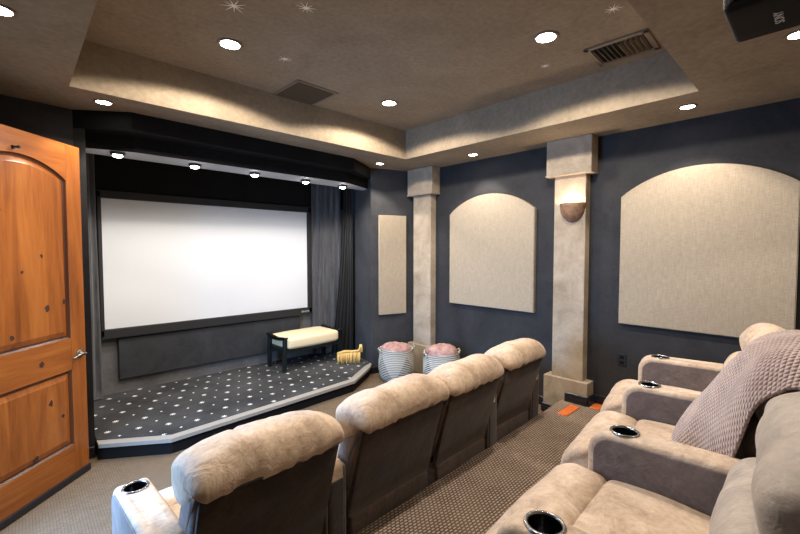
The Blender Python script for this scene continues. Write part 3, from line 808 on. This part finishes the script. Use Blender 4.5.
def recliner(loc, rz, wd, label, seed, left_arm=0, right_arm=0, grp='theater recliners', wing=0.018, shell='tan_deep_shade', headmat='tan', basey=-.585, side='tan_shaded', ly=0.0, hz=-.04, hy=0.0, backmat='tan_deep_shade', thick=0.0, lz=0.0):
    r = empty('recliner', loc, rz, label, 'recliner', grp)
    b = basey
    bm = bmesh.new(); sweep(bm, rrect(b, -.03, 0.02, .265, .03, 4), 0.006, wd - .006, .014, 8, 1, puff=.002, wob=.002, seed=seed, smooth_prof=False); link('base', bm, M['base'], r, True)
    bm = bmesh.new()
    prof = [(b + .05, .30), (b - .012, .42), (b - .068, .60), (b - .118, .765), (b - .105, .80 + hz * .3), (b - .06, .80 + hz), (b + .045, .70), (b + .10, .58), (-.47, .45), (-.47, .30)]
    sweep(bm, prof, -wing, wd + wing, .030, 14, 5, puff=.003, wob=.003, seed=seed + 2)
    bk = link('backrest', bm, M['tan_shaded' if backmat == 'tan_deep_shade' else backmat], r, True)
    bm = bmesh.new()
    rear = [(b + .008, .255), (b - .030, .42), (b - .080, .60), (b - .130, .772)]
    prof = rear + [(y + .03, z) for y, z in rear[::-1]]
    sweep(bm, prof, -wing + .012, wd + wing - .012, .010, 14, 1, wob=.002, seed=seed + 2, smooth_prof=False)
    link('back_panel', bm, M[shell], bk, True)
    bm = bmesh.new()
    prof = [(-.49, .27), (-.49, .39), (-.32, .422), (-.14, .425), (-.080, .412), (-.066, .37), (-.068, .27)]
    sweep(bm, prof, .006, wd - .006, .026, 16, 5, puff=.005, wob=.004, wscale=5, seed=seed + 5); link('seat_cushion', bm, M['tan'], r, True)
    bm = bmesh.new()
    prof = [(-.072, .29), (-.078, .37), (-.060, .416), (.02, .430), (.100, .412), (.152, .360), (.165, .28), (.155, .20), (.125, .15), (.09, .17), (.08, .26), (.0, .29)]
    sweep(bm, prof, .004, wd - .004, .035, 16, 5, puff=.004, wob=.005, wscale=5, seed=seed + 9, xtaper=lambda y, z: 1 + .085 * min(1, max(0, (y - .012) / .05))); link('footrest', bm, M['tan'], r, True)
    bm = bmesh.new(); sweep(bm, rrect(-.03, .07, 0.03, .27, .02, 3), .02, wd - .02, .015, 4, 1, smooth_prof=False); link('footrest_bracket', bm, M['tan_shaded'], r, True)
    bm = bmesh.new()
    prof = [(-.575, .44), (-.52, .40), (-.475, .405), (-.440, .45), (-.432, .54), (-.448, .64), (-.49, .70), (-.56, .715), (-.60, .66), (-.60, .55)]
    prof = [(y + ly, z + lz * (z - .40) / .3) for y, z in prof]
    sweep(bm, prof, .008, wd - .008, .050, 16, 5, puff=.006, wob=.008, wscale=5, seed=seed + 11); link('lumbar_cushion', bm, M[headmat], r, True)
    bm = bmesh.new()
    prof = [(-.57, .70), (-.53, .75), (-.517, .83), (-.535, .895), (-.585, .938), (-.645, .945), (-.695, .920), (-.730, .868), (b - .150, .822), (b - .138, .794), (b - .10, .786), (-.63, .74)]
    prof = [(y + hy + (thick if y > -.56 and z > .72 else (thick * .5 if y > -.59 else 0)), z + hz) for y, z in prof]
    sweep(bm, prof, -wing - .012, wd + wing + .012, .045, 24, 5, puff=.006, wob=.011, wscale=6, seed=seed + 17, seams=(.36,), seam_d=.011, gather=.006, drop=.055, dropz=.80 + hz, dropw=.17)
    hc = link('head_cushion', bm, M[headmat], r, True)
    bm = bmesh.new(); tube(bm, [(-wing + .03, b - .138 + hy, .800 + hz), (wd * .5, b - .146 + hy, .797 + hz), (wd + wing - .03, b - .138 + hy, .800 + hz)], .005, 8); link('piping', bm, M[shell], hc, True)
    if left_arm: arm_unit(r, -left_arm, -.002, seed + 20, sidemat=side)
    if right_arm: arm_unit(r, wd + .002, wd + right_arm, seed + 23, sidemat=side)
    return r
GF = 'front row recliners'; GB = 'back row recliners'
A4 = math.radians(2.4)
recliner((.43, 2.23, 0), A4, .62, 'front row tan recliner at the left end, nearest the door', 1.0, left_arm=.14, right_arm=.118, grp=GF, thick=.08)
recliner((1.208, 2.255, 0), A4, .64, 'front row tan recliner second from the left, right of an armrest', 9.0, grp=GF, thick=.045)
recliner((1.915, 2.275, 0), A4, .59, 'front row tan recliner third from the left, in front of the striped baskets', 17.0, right_arm=.12, grp=GF, thick=.045)
recliner((2.665, 2.33, 0), math.radians(1), .575, 'front row tan recliner at the right end, nearest the sconce column', 25.0, right_arm=.135, grp=GF, thick=.045)
recliner((1.06, .605, R2), math.radians(3), .63, 'back row recliner closest to the camera, its grey-tan backrest cut by the right edge', 33.0, left_arm=.125, right_arm=.122, grp=GB, headmat='greytan', hy=-.02, lz=-.04, hz=-.025, thick=.012, backmat='greytan')
recliner((1.85, .665, R2), math.radians(7), .55, 'middle back row recliner with the waffle blanket over its backrest', 41.0, right_arm=.13, grp=GB, headmat='tan_shaded', ly=-.05)
recliner((2.57, .755, R2), math.radians(10), .525, 'back row recliner farthest away, beside the right wall under the large arched panel', 49.0, right_arm=.135, grp=GB)

# ------------------------------------------------------------------ blanket over the middle back row seat
def blanket():
    bm = bmesh.new(); uvl = bm.loops.layers.uv.new('UVMap')
    # curves, from behind the crest to the seat; world points
    H = [(1.84, -.28, 1.02), (1.82, -.12, 1.19), (1.82, .04, 1.215), (1.82, .098, 1.185), (1.82, .142, 1.13), (1.82, .172, 1.03), (1.82, .20, .91), (1.84, .215, .83)]
    A = [(1.93, -.30, 1.08), (1.94, -.10, 1.28), (1.97, .048, 1.315), (1.97, .137, 1.275), (1.97, .183, 1.225), (1.97, .275, 1.062), (1.98, .345, .90), (1.98, .365, .79)]
    F = [(2.15, -.30, 1.06), (2.17, -.10, 1.29), (2.2, .055, 1.335), (2.2, .165, 1.290), (2.2, .225, 1.225), (2.2, .355, 1.01), (2.2, .435, .85), (2.2, .46, .775)]
    K = [(2.38, -.28, 1.04), (2.38, -.10, 1.26), (2.38, .055, 1.30), (2.38, .16, 1.26), (2.37, .22, 1.18), (2.36, .33, .99), (2.36, .41, .85), (2.35, .43, .785)]
    T = [(2.47, -.26, 1.0), (2.47, -.10, 1.17), (2.47, .05, 1.19), (2.46, .14, 1.15), (2.45, .20, 1.07), (2.42, .30, .93), (2.38, .36, .84), (2.37, .38, .785)]
    C = [crom(c, 20, False) for c in (H, A, F, K, T)]
    ns = len(C[0]); grid = []
    for i in range(ns): grid.append(crom([c[i] for c in C], 26, False))
    nt = len(grid[0])
    P = [[g.copy() for g in row] for row in grid]
    L = .022
    # arc lengths for the waffle
    dt = [[0.0] * nt for _ in range(ns)]; ds = [[0.0] * nt for _ in range(ns)]
    for i in range(ns):
        for j in range(nt):
            if j: dt[i][j] = dt[i][j - 1] + (grid[i][j] - grid[i][j - 1]).length
            if i: ds[i][j] = ds[i - 1][j] + (grid[i][j] - grid[i - 1][j]).length
    for i in range(ns):
        for j in range(nt):
            a = grid[min(i + 1, ns - 1)][j] - grid[max(i - 1, 0)][j]; b = grid[i][min(j + 1, nt - 1)] - grid[i][max(j - 1, 0)]
            n_ = b.cross(a)
            if n_.length < 1e-9: n_ = Vector((0, 0, 1))
            n_.normalize()
            if n_.z < 0 and n_.y < 0: n_ = -n_
            big = noise.noise(grid[i][j] * 5) * .012 + .010 * math.sin(dt[i][j] * 26 + 2 * noise.noise(grid[i][j] * 3)) * min(1, i / ns * 1.6)
            P[i][j] = grid[i][j] + n_ * big
    vs = [[bm.verts.new(p) for p in row] for row in P]
    for i in range(ns - 1):
        for j in range(nt - 1):
            f = bm.faces.new((vs[i][j], vs[i][j + 1], vs[i + 1][j + 1], vs[i + 1][j]))
            for lp, (ii, jj) in zip(f.loops, ((i, j), (i, j + 1), (i + 1, j + 1), (i + 1, j))):
                lp[uvl].uv = (dt[ii][jj], ds[ii][jj])
    c = Vector((2.15, .1, .83))
    bmesh.ops.translate(bm, verts=bm.verts, vec=-c)
    me = bpy.data.meshes.new('throw_blanket'); bm.to_mesh(me); bm.free(); me.materials.append(M['blanket'])
    for p in me.polygons: p.use_smooth = True
    o = bpy.data.objects.new('throw_blanket', me); COL.objects.link(o); o.location = c
    sd = o.modifiers.new('thick', 'SOLIDIFY'); sd.thickness = .012; sd.offset = 0
    return meta(o, 'dusty mauve waffle-textured blanket draped over the middle back row recliner', 'blanket')
bl = blanket()
# waffle relief for the blanket, from its own UV
t = M['blanket'].node_tree
nt_ = NT.__new__(NT); nt_.m = M['blanket']; nt_.t = t; nt_.b = t.nodes['Principled BSDF']
uv = nt_.n('ShaderNodeUVMap').outputs[0]; sp = nt_.n('ShaderNodeSeparateXYZ'); nt_.l(uv, sp.inputs[0])
k = 2 * math.pi / 0.015
row_ = nt_.math('FLOOR', nt_.math('MULTIPLY', sp.outputs[1], 1 / 0.015))
sh = nt_.math('MULTIPLY', nt_.math('MODULO', row_, 2.0), math.pi)
hx = nt_.math('ABSOLUTE', nt_.math('SINE', nt_.math('ADD', nt_.math('MULTIPLY', sp.outputs[0], k / 2), nt_.math('MULTIPLY', sh, 0.5))))
hy = nt_.math('ABSOLUTE', nt_.math('SINE', nt_.math('MULTIPLY', sp.outputs[1], k / 2)))
h = nt_.math('MULTIPLY', hx, hy)
for l_ in list(nt_.b.inputs['Normal'].links): t.links.remove(l_)
nt_.bump(h, 1.0, 0.0075)
